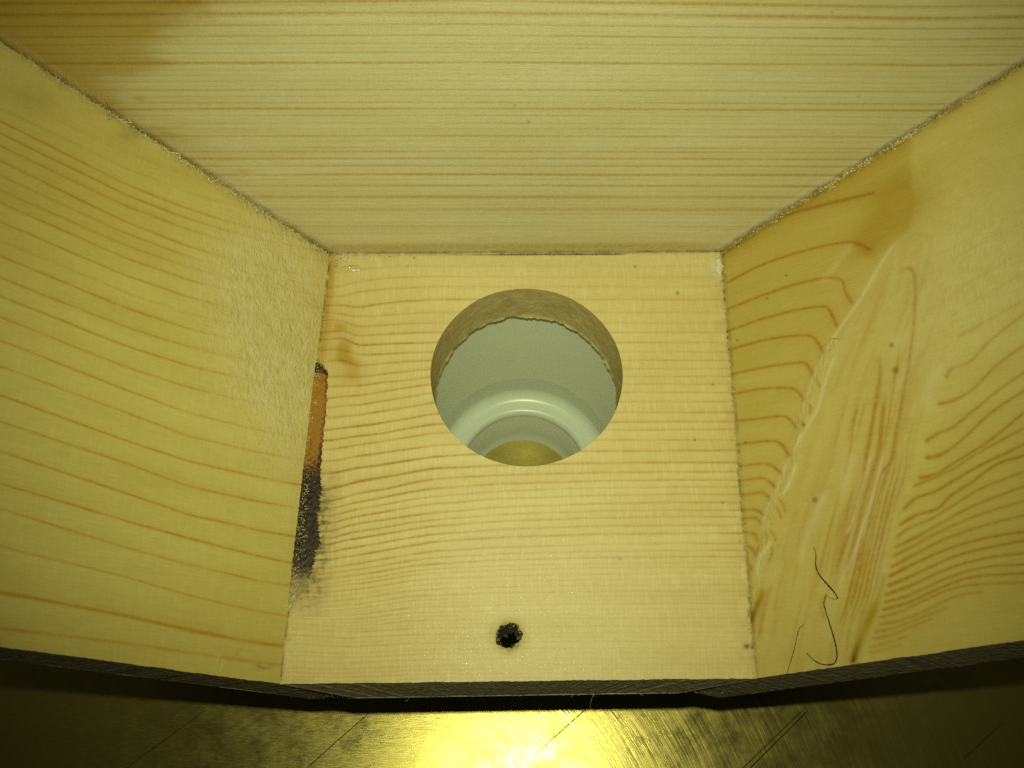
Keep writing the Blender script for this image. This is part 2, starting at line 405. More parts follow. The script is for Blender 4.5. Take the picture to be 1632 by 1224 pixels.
# ---- bottom board -------------------------------------------------------------------------------
FX = [440, 480, 530, 545, 570, 610, 650, 690, 800, 950, 1090, 1220]
FD = {380: [0] * 7, 425: [14, 12, 10, 6, 2, 0, 0], 442: [18, 16, 15, 7, 2, 0, -1], 457: [18, 17, 16, 8, 4, 2, 0], 477: [10, 10, 9, 13, 6, 2, 0], 498: [0, 0, 3, 7, 4, 2, 0],
      515: [-5, -5, -4, 6, 3, 1, 0], 530: [0, -1, -4.5, 6, 3, 1, 0], 545: [-4, -6, -8, 5, 3, 1, 0], 560: [0, -4, -4, 4.6, 3, 1, 0], 574: [4, 0, -1, 9, 5, 2, 0],
      588: [14, 13, 12, 13.5, 8, 4, 0], 600: [18, 16, 15, 15, 10, 6, 0], 612: [24, 22, 20, 19, 12, 6, 0], 640: [28, 26, 24, 22, 16, 9, 1.5], 672: [32, 30, 27, 23, 18, 11, 4],
      701: [36, 34, 31, 26, 21, 15, 9], 718: [38, 36, 33, 28, 23, 16, 10], 737: [44, 42, 38, 31, 24, 17, 10], 752: [48, 46, 42, 35, 28, 19, 12], 776: [48, 46, 42, 36, 29, 21, 15],
      801: [48, 46, 40, 34, 28, 22, 16], 850: [44, 42, 38, 35, 28, 20, 14], 900: [34, 32, 29, 27, 21, 14, 10], 950: [24, 24, 22, 20, 14, 8, 6], 1000: [4, 8, 9, 9, 7, 4, 3], 1060: [6, 8, 8, 7, 5, 3, 2], 1110: [4, 5, 5, 4, 3, 2, 1]}
_fb = sorted(FD); _ft = np.array([FD[k] for k in _fb], float)
FLINES = [(424, .25), (442, .3), (457, .35), (477.5, .6), (498, .4), (515, .4), (530, .45), (546, .6), (561, .45), (574.5, .5), (588, .5), (600, .5), (612, .45), (625.5, .5), (640, .5), (657, .65), (672, .7), (684.6, .55),
          (701, .55), (718, .75), (737, .85), (752, .7), (765, .65), (776, .45), (788, .55), (801, .6), (813, .55), (823.5, .65), (837, .65), (850, .75), (866, .6), (877.6, .6), (887.5, .75), (897, .5), (904, .5), (914, .5),
          (923, .35), (932, .5), (942, .55), (950, .45), (956, .35), (962, .5), (971, .45), (978, .35), (985, .5), (992, .35), (998, .55), (1008, .5), (1015, .35), (1022, .45), (1033, .45), (1040, .4), (1049, .4), (1059, .4), (1066, .4), (1073, .4), (1080, .4), (1090, .4)]
def chart_floor(x, y, P):
    lines = []
    for b, s in FLINES:
        row = [np.interp(b, _fb, _ft[:, i]) for i in range(7)]
        d = np.array([row[0]] + row + [row[6] * .45, row[6] * .12, 0, 0])
        lines.append((FX, b + d, s, .85 if b < 890 else .72))
    late = fn_lines(x, y, lines, 2.0, .38, 3)
    boost = np.interp(x, [430, 540, 580, 660, 720, 1000, 1200], [.75, 1.05, 1.3, 1.15, .85, .62, .62])
    mid_ = np.interp(y, [400, 560, 640, 860, 900, 1000, 1090], [.8, .95, 1.05, 1.05, .8, .62, .55])
    late = late * boost * mid_ * .92
    # the little swirl beside the left seam
    st = .8 * gauss(x, y, 549, 556, 11, 13) + .9 * gauss(x, y, 553, 574, 16, 7, .3) + .55 * gauss(x, y, 541, 521, 15, 8) + .55 * gauss(x, y, 563, 596, 18, 14) + .35 * gauss(x, y, 545, 560, 40, 70)
    sx = 524 - .1168 * (y - 405)                           # left seam
    st += .9 * np.exp(-((x - sx - 6) / 9) ** 2) * np.interp(y, [400, 420, 490, 600, 640], [.3, 1, .9, .5, 0])
    st += .18 * np.exp(-np.clip(x - sx, 0, None) / 60) * np.interp(y, [420, 700, 900, 1000], [.5, 1, .8, .2])
    st += .28 * np.exp(-((x - (1153 + (y - 405) * .079)) / 26) ** 2) * (vnoise(x * .06, y * .05, 5) > .3)
    dk = np.zeros_like(x)
    hal = np.exp(-(np.clip(x - sx - 38, 0, None) / 20) ** 2) * np.interp(y, [730, 790, 880, 950, 985], [0, .34, .42, .3, 0])
    dk += 1.5 * hal * (.25 + 1.2 * vnoise(x * .09, y * .45, 9)) * (.4 + 1.1 * vnoise(x * .2, y * .12, 10))
    dk += .75 * np.exp(-((x - sx - 2) / 2.2) ** 2) * (vnoise(x * .0, y * .16, 4) * 1.3)
    sr = 1151 + (y - 401) * .0794
    dk += .95 * np.exp(-((x - sr + 1.5) / 2.0) ** 2) * vnoise(x * 0, y * .21, 6) * (.25 + 1.1 * vnoise(x * 0, y * .035, 7))
    tb = 404 - (x - 524) * .0048
    line = np.exp(-((y - tb - 3.2) / 1.5) ** 2)
    dk += line * np.interp(x, [700, 770, 800, 975, 988, 1000], [.1, .5, .95, .95, .9, .05])
    dk += .5 * np.exp(-((y - tb - 1) / 2.) ** 2) * vnoise(x * .12, y * 0, 8)
    # rim of the small screw hole and scattered specks
    rh = np.hypot((x - 811) / 20, (y - 1014) / 21)
    dk += .75 * np.exp(-((rh - .95) / .16) ** 2) * (vnoise(x * .16, y * .16, 12) * 1.2)
    st += .5 * np.exp(-((rh - 1.1) / .4) ** 2) * vnoise(x * .1, y * .1, 13)
    for (a, b, r, s) in ((1080, 467, 3, .6), (1012, 425, 2.4, .5), (1136, 613, 2.2, .5), (1107, 701, 2, .6), (988, 891, 2, .6), (1152, 801, 2, .6), (1190, 1030, 4.5, .9), (1200, 1032, 3, .8), (660, 411, 2, .6)):
        dk += s * gauss(x, y, a, b, r, r)
    pale = .55 * gauss(x, y, 1142, 425, 13, 20) * (vnoise(x * .15, y * .15, 3) > .3) + .55 * gauss(x, y, 604, 421, 4, 7)
    pale += .14 * np.interp(x, [640, 760, 1000, 1150], [0, 1, 1, .5]) * np.interp(y, [740, 880, 1080], [0, 1, 1]) 
    fz = np.interp(rh, [0, .9, 1.3, 1.7], [0, .5, .3, 0])
    return dict(late=late, stain=st, dark=dk, pale=pale, fuzz=fz)
rim = lambda an: 20.15 + .05 * np.sin(3 * an + 1) + .04 * np.sin(7 * an)
PIL = floor_pt(811, 1013)
prim = lambda an: 2.42 + .17 * np.sin(2 * an + .4) + .13 * np.sin(5 * an + 2) + .10 * np.sin(9 * an) + .06 * np.sin(17 * an)
def floor_shift(P0, O):
    d = np.zeros_like(O); v = (P0[:, 1] - FLc[1]) / (BLc[1] - FLc[1])
    front = v < .03
    d[front, 1] -= 1.25
    # bevelled edges follow the flare of the side boards
    xl_ = FLc[0] + (BLc[0] - FLc[0]) * v; xr_ = FRc[0] + (BRc[0] - FRc[0]) * v; u_ = np.clip((P0[:, 0] - xl_) / (xr_ - xl_), 0, 1)
    d[:, 0] += FT * (-dLf[0] * (1 - u_) - dRf[0] * u_)
    return d
gx = np.array([.14, 0, 0])
bottom = board('bottom_board', FLc + gx, FRc - gx, BRc - gx + np.array([0, -.1, 0]), BLc + gx + np.array([0, -.1, 0]), .2, [M_floor, M_edge, M_bore, M_pilot], chart_floor, FT, np.array([0, 0, 1.]),
               (.05, .05, .035, .04), floor_shift, [(0, .62, rim), (PIL[0], PIL[1], prim)], jit_seed=0)

# ---- back board ---------------------------------------------------------------------------------
BLINES = [(-52, .7), (-32, .5), (-16, .6), (1, .85), (20, .8), (38.5, .6), (56, .6), (69, .4), (83.5, .4), (92, .2), (99.5, .85), (110, .25), (119, .18), (129, .25), (136, .16), (143, .5), (153, .3), (158, .16), (163, .45), (173, .75), (184, .35), (190, .2), (196, .35), (205, .3),
          (210, .18), (216.5, .55), (225, .2), (235, .35), (241.5, .6), (252.5, .65), (264, .65), (278, .8), (286, .2), (296, .6), (305, .2), (314, .6), (334, .5), (347, .15), (361, .4), (372, .2)]
def chart_back(x, y, P):
    gx_ = [-700, 0, 200, 700, 1000, 1300, 1460, 1632, 2300]; gd = [8, 5, 4, 0, 4, 8, 11, 8, 4]
    lines = []
    for b, s in BLINES:
        h = np.interp(b, [-60, 0, 100, 300, 400], [1, 1, .4, .15, 0])
        lines.append((gx_, b + np.array(gd) * h, s, 1.5 if b in (314, 334, 20, 1) else .95))
    rr_ = np.random.default_rng(77); bs = np.array([b for b, _ in BLINES])
    for b0, b1 in zip(bs[:-1], bs[1:]):
        for k in range(1, int((b1 - b0) / 5.5)):
            b = b0 + (b1 - b0) * k / int((b1 - b0) / 5.5) + rr_.normal(0, .7); h = np.interp(b, [-60, 0, 100, 300, 400], [1, 1, .4, .15, 0])
            lines.append((gx_, b + np.array(gd) * h, rr_.uniform(.14, .34), .7))
    late = fn_lines(x, y, lines, 1.9, .40, 5, .4) * 1.02
    tb = 404 - (x - 524) * .0048
    late = np.maximum(late, .95 * np.exp(-((y - tb + 9) / 8) ** 2) * np.interp(x, [500, 560, 1080, 1160], [.5, 1, 1, .5]))
    late = np.maximum(late, .35 * np.exp(-((y - tb + 22) / 7) ** 2) * np.interp(x, [500, 690, 760, 1160], [0, 0, 1, .6]))
    xb = np.interp(y, [-80, 0, 35, 60, 110, 125, 190, 215, 260], [330, 312, 300, 256, 240, 186, 200, 290, 250]) + 34 * (vnoise(x * .03, y * .08, 21) - .5) + 30 * (vnoise(x * .012, y * .22, 26) - .5)
    st = 1.0 / (1 + np.exp((x - xb) / 17)) * np.interp(y, [-80, 0, 120, 240, 300], [1, 1, .85, .55, .2])
    st += .30 / (1 + np.exp((x - 640) / 60)) * np.exp(-((y - 2) / 12) ** 2)
    sl = 75 + (x - 15) * .647                              # height of the left seam at this place
    st += .85 * np.exp(-np.abs(y - sl) / 15) * (x < 540) * (.4 + .9 * vnoise(x * .03, y * .05, 22))
    sr = 401 - (x - 1151) * .626
    st += .35 * np.exp(-np.abs(y - sr) / 10) * (x > 1140)
    st += .5 * gauss(x, y, 223, 157, 10, 5) + .4 * gauss(x, y, 390, 273, 16, 4)
    dk = (.40 * np.exp(-((y - sl + 3) / 7.5) ** 2) * (x < 530) * (.2 + 1.1 * vnoise(x * .07, y * .07, 23)))
    dk += .42 * np.exp(-((y - sr + 3) / 6.5) ** 2) * (x > 1150) * (.25 + 1. * vnoise(x * .08, y * .08, 24))
    dk += .55 * np.exp(-((y - tb + 1) / 2.4) ** 2) * (.3 + vnoise(x * .09, y * 0, 25))
    for (a, b, r) in ((842, 194, 2.5), (1326, 20, 2), (820, 168, 2), (1368, 154, 1.8)): dk += .5 * gauss(x, y, a, b, r, r)
    fz = .8 * np.exp(-((y - sl + 4) / 9) ** 2) * (x < 530) + .8 * np.exp(-((y - sr + 4) / 8) ** 2) * (x > 1140)
    return dict(late=late, stain=st, dark=dk, fuzz=fz)
dB = np.array([0, LEAN, 1.])
ext = 14.0
zb = -FT
cb0 = BLc + dB * zb - e_ * 4; cb1 = BRc + dB * zb + e_ * 4
ct0 = BLc + dLb * ZTOP; ct1 = BRc + dRb * ZTOP
ct0 = ct0 - e_ * ext; ct1 = ct1 + e_ * ext
cb0 = BLc + dLb * zb - e_ * ext; cb1 = BRc + dRb * zb + e_ * ext
board('back_board', cb0, cb1, ct1, ct0, .27, [M_back, M_edge], chart_back, TH, nB, (.1, .1, .1, .1), jit_seed=1)

# ---- left board ---------------------------------------------------------------------------------
def chart_left(x, y, P):
    Ls = [((0, 150), (200, 243), .16), ((0, 172), (200, 268), .22), ((0, 193), (200, 293.4), .6), ((0, 212), (200, 310), .65), ((0, 232.5), (200, 328), .55), ((0, 256), (200, 353.6), .7), ((0, 280), (200, 372), .5), ((0, 303), (200, 391), .45), ((0, 323), (200, 411), .75),
          ((0, 353), (200, 439), .6), ((0, 383), (200, 466), .3), ((0, 408), (200, 490.6), .75), ((0, 442), (200, 521), .5), ((0, 472), (200, 551), .7), ((0, 505), (200, 585), .55)]
    lines = []
    for (a, b, s) in Ls:
        y0, y2 = a[1], b[1]; sl = (y2 - y0)
        lines.append(([-400, 0, 200, 300, 400, 530], [y0 - 1.05 * sl * 2, y0, y2, y2 + .40 * sl, y2 + .70 * sl, y2 + .95 * sl], s))
    full = [((542, 621, 658, 685, 698), .7), ((584, 657, 695, 720, 733), .55), ((630, 702, 735, 760, 773), .8), ((672, 738, 775, 799, 811), .6), ((719, 786, 820, 845, 857), .8), ((770.5, 830, 858, 886, 900), .8), ((811, 872.5, 900, 925, 936), .6), ((871, 919.5, 949, 974, 985), .55), ((944, 981, 1004, 1025, 1033), .85), ((1002, 1025, 1040, 1056, 1063), .45)]
    for ys, s in full:
        lines.append(([-400, 0, 200, 300, 410, 478], [ys[0] - (ys[1] - ys[0]) * 1.6] + list(ys), s, 1.6 if s in (.85, .45) else 1.0))
    late = fn_lines(x, y, lines, 1.75, .26, 9, .35) * 1.3
    fzr = np.clip(1.15 * gauss(x, y, 432, 520, 85, 150, .12) + .7 * gauss(x, y, 470, 640, 45, 110) + .6 * gauss(x, y, 400, 420, 90, 70), 0, 1)
    patch = vnoise(x * .04, y * .03, 31)
    fz = fzr * (.55 + .7 * patch)
    late = late * (1 - .72 * np.clip(fzr * 1.2, 0, 1))
    pale = .42 * fzr * (vnoise(x * .16, y * .09, 32) * .8 + .35)
    late = late * np.interp(x, [-100, 60, 300, 520], [.85, .95, 1., .9])
    st = .10 + .25 * gauss(x, y, 60, 320, 160, 160) + .22 * np.interp(y, [880, 1060], [0, 1])
    sl = 75 + (x - 15) * .647
    dk = .28 * np.exp(-((y - sl - 4) / 9) ** 2) * vnoise(x * .05, y * .05, 33) + .25 * gauss(x, y, 205, 215, 22, 14) + .16 * gauss(x, y, 50, 160, 40, 30)
    fz = fz + .6 * np.exp(-((y - sl - 2) / 12) ** 2)
    fz = np.clip(fz + .10, 0, 1)
    dk += .4 * gauss(x, y, 420, 1063, 12, 5) * vnoise(x * .2, y * .2, 34) * 2 + .2 * gauss(x, y, 378, 1042, 3, 3)
    return dict(late=late, stain=st, dark=dk, pale=pale, fuzz=fz)
def top(P, d, z): return P + d * z
dn = -FT
gapB = np.array([0, -.05, 0])
board('side_board', top(FLc, dLf, dn), top(BLc, dLb, dn) + gapB, top(BLc, dLb, ZTOP) + gapB, top(FLc, dLf, ZTOP), .23, [M_left, M_edge], chart_left, TH, nL, (.035, .10, .03, .1), lambda P0, O: np.where((np.abs((P0 - FLc) @ np.array([0, 1., 0]) - (P0[:, 2]) * dLf[1]) < 1.5)[:, None], np.array([0, -.3, 0]), 0.),
      grain_u=np.array([-1., 0, 1.]) , jit_seed=2)

# ---- right board with the long knot -------------------------------------------------------------
def c3(pts): return [(1160 + a / 3.458, 380 + b / 3.458) for a, b in pts]
def c4(pts): return [(1160 + a / 3.458, 720 + b / 3.458) for a, b in pts]
RL = [c3([(0, -30), (200, -90), (470, -170), (800, -250)]), c3([(0, 240), (200, 140), (450, 60), (650, 20), (720, 30), (780, 60)]), c3([(0, 390), (200, 310), (400, 245), (560, 215), (630, 235), (650, 300), (680, 350)]), c3([(0, 510), (200, 440), (400, 390), (530, 375), (560, 395), (600, 480)]),
      c3([(0, 615), (200, 560), (380, 535), (460, 540), (500, 580), (525, 630)]), c3([(10, 750), (200, 710), (380, 685), (430, 690), (475, 765)]), c3([(10, 862), (180, 830), (340, 825), (390, 850), (425, 900), (450, 960)]), c3([(20, 1008), (150, 995), (290, 980), (345, 1000), (385, 1060), (395, 1085)]), c3([(20, 1142), (130, 1125), (250, 1115), (300, 1140), (340, 1200)]),
      c4([(40, 84), (180, 65), (240, 75), (300, 125)]), c4([(45, 165), (180, 145), (230, 165), (265, 200)]), c4([(50, 243), (180, 225), (220, 245), (245, 280)]), c4([(60, 326), (150, 320), (200, 350)]), c4([(65, 372), (150, 365), (190, 400)]), c4([(70, 440), (140, 450), (165, 490)]), c4([(75, 515), (130, 530), (155, 580)]), c4([(85, 595), (120, 625), (130, 650)])]
RR = [(c3([(1190, 330), (1400, 200), (1632, 70), (1900, -80)]), .16), (c3([(1200, 450), (1400, 320), (1632, 190), (1900, 40)]), .2), (c3([(1230, 120), (1420, 10), (1632, -90)]), .14), (c3([(1260, 545), (1400, 470), (1632, 340)]), .35), (c3([(1200, 775), (1230, 720), (1330, 680), (1450, 560), (1632, 420), (1900, 250)]), .6), (c3([(1150, 915), (1250, 890), (1350, 830), (1480, 700), (1632, 590), (1900, 400)]), .7), (c3([(1080, 1125), (1150, 1080), (1240, 1040), (1350, 950), (1500, 830), (1632, 740), (1900, 560)]), .7),
      (c3([(1080, 1212), (1180, 1190), (1300, 1100), (1450, 960), (1632, 840), (1900, 680)]), .75), (c4([(1040, 145), (1150, 125), (1230, 70), (1330, 10), (1440, -60), (1632, -215)]), .75), (c4([(1010, 195), (1160, 132), (1250, 90), (1340, 30), (1500, -60), (1632, -130), (1900, -260)]), .6), (c4([(960, 325), (1030, 260), (1150, 215), (1260, 150), (1400, 70), (1550, 0), (1632, -40), (1900, -150)]), .85),
      (c4([(930, 410), (1040, 350), (1160, 310), (1230, 240), (1340, 170), (1480, 70), (1632, 20), (1900, -80)]), .85), (c4([(915, 485), (1000, 420), (1120, 370), (1250, 290), (1400, 200), (1632, 110), (1900, 0)]), .6), (c4([(905, 535), (1040, 470), (1180, 390), (1350, 300), (1632, 190), (1900, 100)]), .65), (c4([(895, 585), (1020, 520), (1150, 450), (1350, 360), (1632, 270), (1900, 190)]), .6),
      (c4([(885, 645), (1020, 570), (1200, 480), (1400, 410), (1632, 350), (1900, 300)]), .65), (c4([(875, 695), (1000, 630), (1200, 540), (1400, 480), (1632, 440), (1900, 400)]), .75), (c4([(865, 745), (1000, 690), (1150, 620), (1300, 560), (1632, 490), (1900, 450)]), .75), (c4([(850, 795), (1000, 740), (1200, 650), (1400, 590), (1632, 560), (1900, 540)]), .7), (c4([(845, 835), (1000, 790), (1200, 700), (1400, 640), (1632, 620), (1900, 610)]), .65),
      (c4([(835, 875), (1000, 830), (1150, 760), (1350, 690), (1632, 670), (1900, 660)]), .7), (c4([(825, 915), (950, 880), (1100, 810), (1300, 740), (1632, 720), (1900, 715)]), .55), (c4([(815, 955), (950, 930), (1100, 870), (1250, 800), (1400, 770)]), .5), (c4([(795, 995), (920, 970), (1050, 920), (1200, 860)]), .5), (c4([(785, 1033), (900, 1010), (1000, 970), (1120, 920)]), .45), (c4([(775, 1083), (880, 1050), (980, 1020)]), .4), (c4([(770, 1110), (860, 1090), (950, 1060)]), .3)]
KL = c3([(1010, -60), (950, 0), (880, 80), (790, 230), (720, 350), (600, 520), (500, 700), (430, 880), (360, 1150)]) + c4([(340, 60), (270, 220), (215, 350), (190, 440), (165, 560), (140, 700), (120, 850), (115, 960), (120, 1220), (120, 1500)])
KR = c3([(1100, -60), (1150, 60), (1190, 220), (1215, 400), (1195, 620), (1110, 850), (1040, 1100)]) + c4([(1020, 80), (970, 250), (930, 400), (880, 600), (830, 800), (760, 960), (690, 1150), (600, 1400)])
_kl = np.array(sorted(KL, key=lambda p: p[1])); _kr = np.array(sorted(KR, key=lambda p: p[1]))
def chart_right(x, y, P):
    late = np.zeros_like(x); pale = np.zeros_like(x); st = np.zeros_like(x); dk = np.zeros_like(x); fz = np.zeros_like(x)
    xl = np.interp(y, _kl[:, 1], _kl[:, 0]); xr = np.interp(y, _kr[:, 1], _kr[:, 0])
    jig = 2.5 * (vnoise(x * .05, y * .08, 40) - .5)
    band = 1 / (1 + np.exp(-(x - xl + jig) / 2.2)) / (1 + np.exp((x - xr + jig) / 3.5)) * (y > 370)
    left = 1 / (1 + np.exp((x - xl) / 2.5))
    for i, p in enumerate(RL):
        s = .78 if i < 9 else .66
        draw(late, x, y, p, 2.3, s * .95, (0, 0), .3)
        q = p[-3:]; draw(late, x, y, q, 3.0, s * 1.15, (.5, .0), .3)
    late *= np.maximum(left, .25)
    r_ = np.zeros_like(x)
    for p, s in RR: draw(r_, x, y, p, 2.5, s * .95, (.04, 0), .34); draw(r_, x, y, p[:3], 3.2, min(1., s * 1.2), (.08, .6), .34)
    late = np.maximum(late, r_ * np.clip((x - xr) / 5, 0, 1))
    # streaks along the knot
    b_ = np.zeros_like(x)
    for p, w, s in ((c3([(930, 190), (1000, 165), (1030, 220), (1030, 400), (1010, 600), (985, 750), (960, 900), (930, 1050), (900, 1224)]) , 2.8, .5), (c3([(985, 750), (960, 900), (930, 1050), (900, 1224)]) + c4([(840, 130), (790, 330)]), 3., .65),
                    (c3([(825, 640), (840, 720), (830, 820), (800, 1000), (765, 1200)]) + c4([(740, 200), (680, 400), (620, 580), (585, 690)]), 3.8, .58), (c3([(870, 850), (850, 1000), (830, 1180)]) + c4([(770, 200), (720, 400), (680, 560), (640, 720)]), 3.4, .75),
                    (c3([(950, 560), (925, 740), (900, 900), (865, 1100)]) + c4([(800, 150), (750, 330), (700, 480)]), 1.8, .4), (c4([(900, 20), (830, 250), (750, 500), (690, 680), (650, 850), (600, 980)]), 2.0, .5), (c4([(860, 200), (800, 400), (720, 700), (660, 880)]), 1.6, .4), (c4([(930, 60), (880, 250), (830, 450), (780, 620)]), 1.6, .3),
                    (c3([(720, 930), (690, 1040), (672, 1180)]) + c4([(630, 180)]), 2.4, .35), (c3([(880, 200), (800, 420), (720, 620), (650, 830)]), 2.5, .16), (c4([(600, 300), (540, 520), (500, 700)]), 2.2, .22), (c4([(250, 720), (200, 870), (170, 1050)]), 4, .32), (c4([(330, 560), (280, 760), (250, 900)]), 3, .2), (c4([(545, 780), (520, 850), (540, 940)]), 4, .3), (c4([(380, 300), (330, 480), (290, 640)]), 3, .16)):
        draw(b_, x, y, p, w, s, (.12, .15), .2)
    for off, s_ in ((12, .3), (22, .42), (31, .5), (40, .38), (52, .5), (60, .36), (72, .3), (95, .2), (118, .16)):
        m_ = _kr[(_kr[:, 1] > 600 + off * 1.2) & (_kr[:, 1] < 1030 - off * .6)]
        draw(b_, x, y, [(a - off * (1.05 - .35 * (b - 600) / 430), b) for a, b in m_], 1.7 + .5 * (off % 3), s_, (.25, .2), .25)
    fine = vnoise((x - .5 * (xl + xr)) * .16 + 40, y * .012 + 10, 41) 
    b_ = b_ + .07 + .5 * np.clip(fine - .5, 0, 1) * np.interp(x - xl, [0, 40, 90], [.4, .8, 1.3])
    late = late * (1 - band) + np.clip(b_ * 1.45, 0, 1) * band
    for p, w, s in ((c4([(800, -30), (740, 200), (680, 400), (645, 460)]), 2.6, .34), (c4([(870, -20), (820, 170), (750, 400), (690, 570), (610, 740)]), 2.6, .32), (c4([(545, 200), (480, 350), (425, 500), (390, 640)]), 6, .28), (c4([(690, 0), (660, 120), (620, 260)]), 7, .2),
                    (c3([(950, 0), (880, 80), (790, 230), (720, 350), (600, 520), (500, 700), (430, 880), (395, 1030)]), 2.4, .34), (c3([(610, 600), (540, 780), (490, 950), (400, 1090), (350, 1210)]), 2.6, .34), (c4([(340, 20), (300, 130), (250, 250), (205, 350), (180, 470)]), 3., .36), (c4([(380, 60), (340, 170), (290, 250)]), 2.6, .4), (c4([(240, 480), (210, 540), (170, 600), (160, 720)]), 3.5, .4), (c3([(690, 20), (600, 140), (500, 260)]), 5, .15),
                    (c3([(1190, 680), (1120, 800), (1080, 960)]), 7, .16)):
        draw(pale, x, y, p, w, s, (.1, .15), .15)
    # torn ripple along the left edge of the knot
    for k, p in enumerate((c3([(470, 760), (500, 800), (505, 830)]), c3([(440, 900), (460, 940), (440, 975)]), c3([(395, 1000), (420, 1040), (400, 1080)]), c4([(250, 290), (285, 330), (290, 380)]), c4([(275, 250), (310, 300), (315, 345)]), c4([(200, 430), (215, 480), (205, 515)]), c4([(220, 420), (260, 470), (265, 505)]), c4([(240, 515), (245, 560), (220, 620)]), c4([(190, 790), (150, 870), (125, 960)]), c4([(180, 500), (165, 540), (150, 580)]))):
        draw(late, x, y, p, 2.6, .62, (.2, .2), .3)
    rid = np.exp(-((x - xl - 4) / 10) ** 2) * (y > 540)
    fz += .9 * rid
    pale += .10 * band * vnoise((x - xl) * .07, y * .015, 42)
    up = gauss(x, y, 1560, 440, 130, 190, .5); pale += .25 * np.clip(up, 0, 1) * (.5 + .7 * vnoise(x * .1, y * .1, 43)); fz += .45 * up
    st += .42 * left * np.interp(y, [250, 420, 900, 1060], [1, .85, .4, .3])
    st += .8 * gauss(x, y, 1440, 325, 62, 40, -.6) + .45 * gauss(x, y, 1385, 385, 36, 24, -.5) + .5 * gauss(x, y, 1380, 395, 14, 8, .8)
    st += .12 + .28 * np.clip((x - xr) / 60, 0, 1) * np.interp(y, [560, 700, 1050], [0, 1, .8]) + .12 * band
    sr = 401 - (x - 1151) * .626
    st += .5 * np.exp(-np.abs(y - sr - 6) / 12)
    dk += .35 * np.exp(-((y - sr - 3) / 5) ** 2) * vnoise(x * .07, y * .07, 44) * 1.4
    D, T = poly_dist(x, y, c4([(690, 1150), (720, 1060), (770, 950), (815, 850)]), 60)
    st += .9 * np.exp(-(D / 8) ** 2) * (1 - .5 * T); dk += .8 * np.exp(-(D / 4.5) ** 2) * np.clip(1 - T * 2.2, 0, 1) * 1.1
    D, T = poly_dist(x, y, c4([(860, 690), (830, 800), (770, 950)]), 60); st += .5 * np.exp(-(D / 6) ** 2)
    D, T = poly_dist(x, y, c4([(120, 960), (150, 880), (190, 780)]), 60); st += .8 * np.exp(-(D / 7) ** 2); dk += .35 * np.exp(-(D / 3.5) ** 2) * (1 - T)
    se = 1153 + (y - 405) * .0794
    dk += .5 * np.exp(-((x - se) / 2.2) ** 2) * vnoise(x * 0, y * .15, 45)
    for (a, b, r, s) in ((1421, 550, 3.2, .0), (1427, 590, 4.5, .0), (1299, 797, 3.6, .0)): st += 2.2 * gauss(x, y, a, b, r, r); dk += .35 * gauss(x, y, a, b, r * .7, r * .7)
    for (a, b, r) in ((1222, 476, 1.8), (1253, 439, 1.8), (1281, 677, 2.4), (1188, 705, 1.8), (1175, 542, 1.6), (1186, 1030, 3)): dk += .7 * gauss(x, y, a, b, r, r)
    return dict(late=late, stain=st, dark=dk, pale=pale, fuzz=fz)
knotty = board('side_board', top(FRc, dRf, dn), top(BRc, dRb, dn) + gapB, top(BRc, dRb, ZTOP) + gapB, top(FRc, dRf, ZTOP), .21, [M_right, M_edge], chart_right, TH, nR, (.035, .10, .03, .1),
               lambda P0, O: np.where((np.abs((P0 - FRc) @ np.array([0, 1., 0]) - (P0[:, 2]) * dRf[1]) < 1.5)[:, None], np.array([0, -.6, 0]), 0.), grain_u=np.array([1., 0, 1.]), jit_seed=3,
               label='knotty side board with a long pale blade shaped knot')

# ------------------------------------------------------------------ small parts of the box
def catmull(pts, n=8):
    pts = np.asarray(pts, float); P = np.vstack([2 * pts[0] - pts[1], pts, 2 * pts[-1] - pts[-2]]); Q = []
    for i in range(1, len(P) - 2):
        for t in np.linspace(0, 1, n, endpoint=False):
            Q.append(.5 * (2 * P[i] + (P[i + 1] - P[i - 1]) * t + (2 * P[i - 1] - 5 * P[i] + 4 * P[i + 1] - P[i + 2]) * t * t + (-P[i - 1] + 3 * P[i] - 3 * P[i + 1] + P[i + 2]) * t ** 3))
    Q.append(P[-2]); return np.array(Q)
def tube(path, rad, n=7, nrm=None, flat=1.):
    path = np.asarray(path, float); T = np.gradient(path, axis=0); T /= np.linalg.norm(T, axis=1)[:, None] + 1e-12
    up = np.array([0.3, .5, .8]) if nrm is None else np.asarray(nrm, float)
    B = np.cross(T, up); B /= np.linalg.norm(B, axis=1)[:, None] + 1e-12; N = np.cross(B, T)
    rad = np.broadcast_to(rad, (len(path),))
    a = np.linspace(0, 2 * np.pi, n, endpoint=False)
    V = path[:, None] + (np.cos(a)[None, :, None] * B[:, None] + np.sin(a)[None, :, None] * N[:, None] * flat) * rad[:, None, None]
    m = len(path); V = V.reshape(-1, 3); i = np.arange(m - 1)[:, None] * n; j = np.arange(n)[None, :]
    q = np.stack([i + j, i + (j + 1) % n, i + n + (j + 1) % n, i + n + j], -1).reshape(-1, 4)
    return V, q
def k1(pts): return [(1200 + a / 4.896, 850 + b / 4.896) for a, b in pts]
def on_right(px, lift=.05): return np.array([hit(u, v, FRc, nR) + nR * lift for u, v in px])
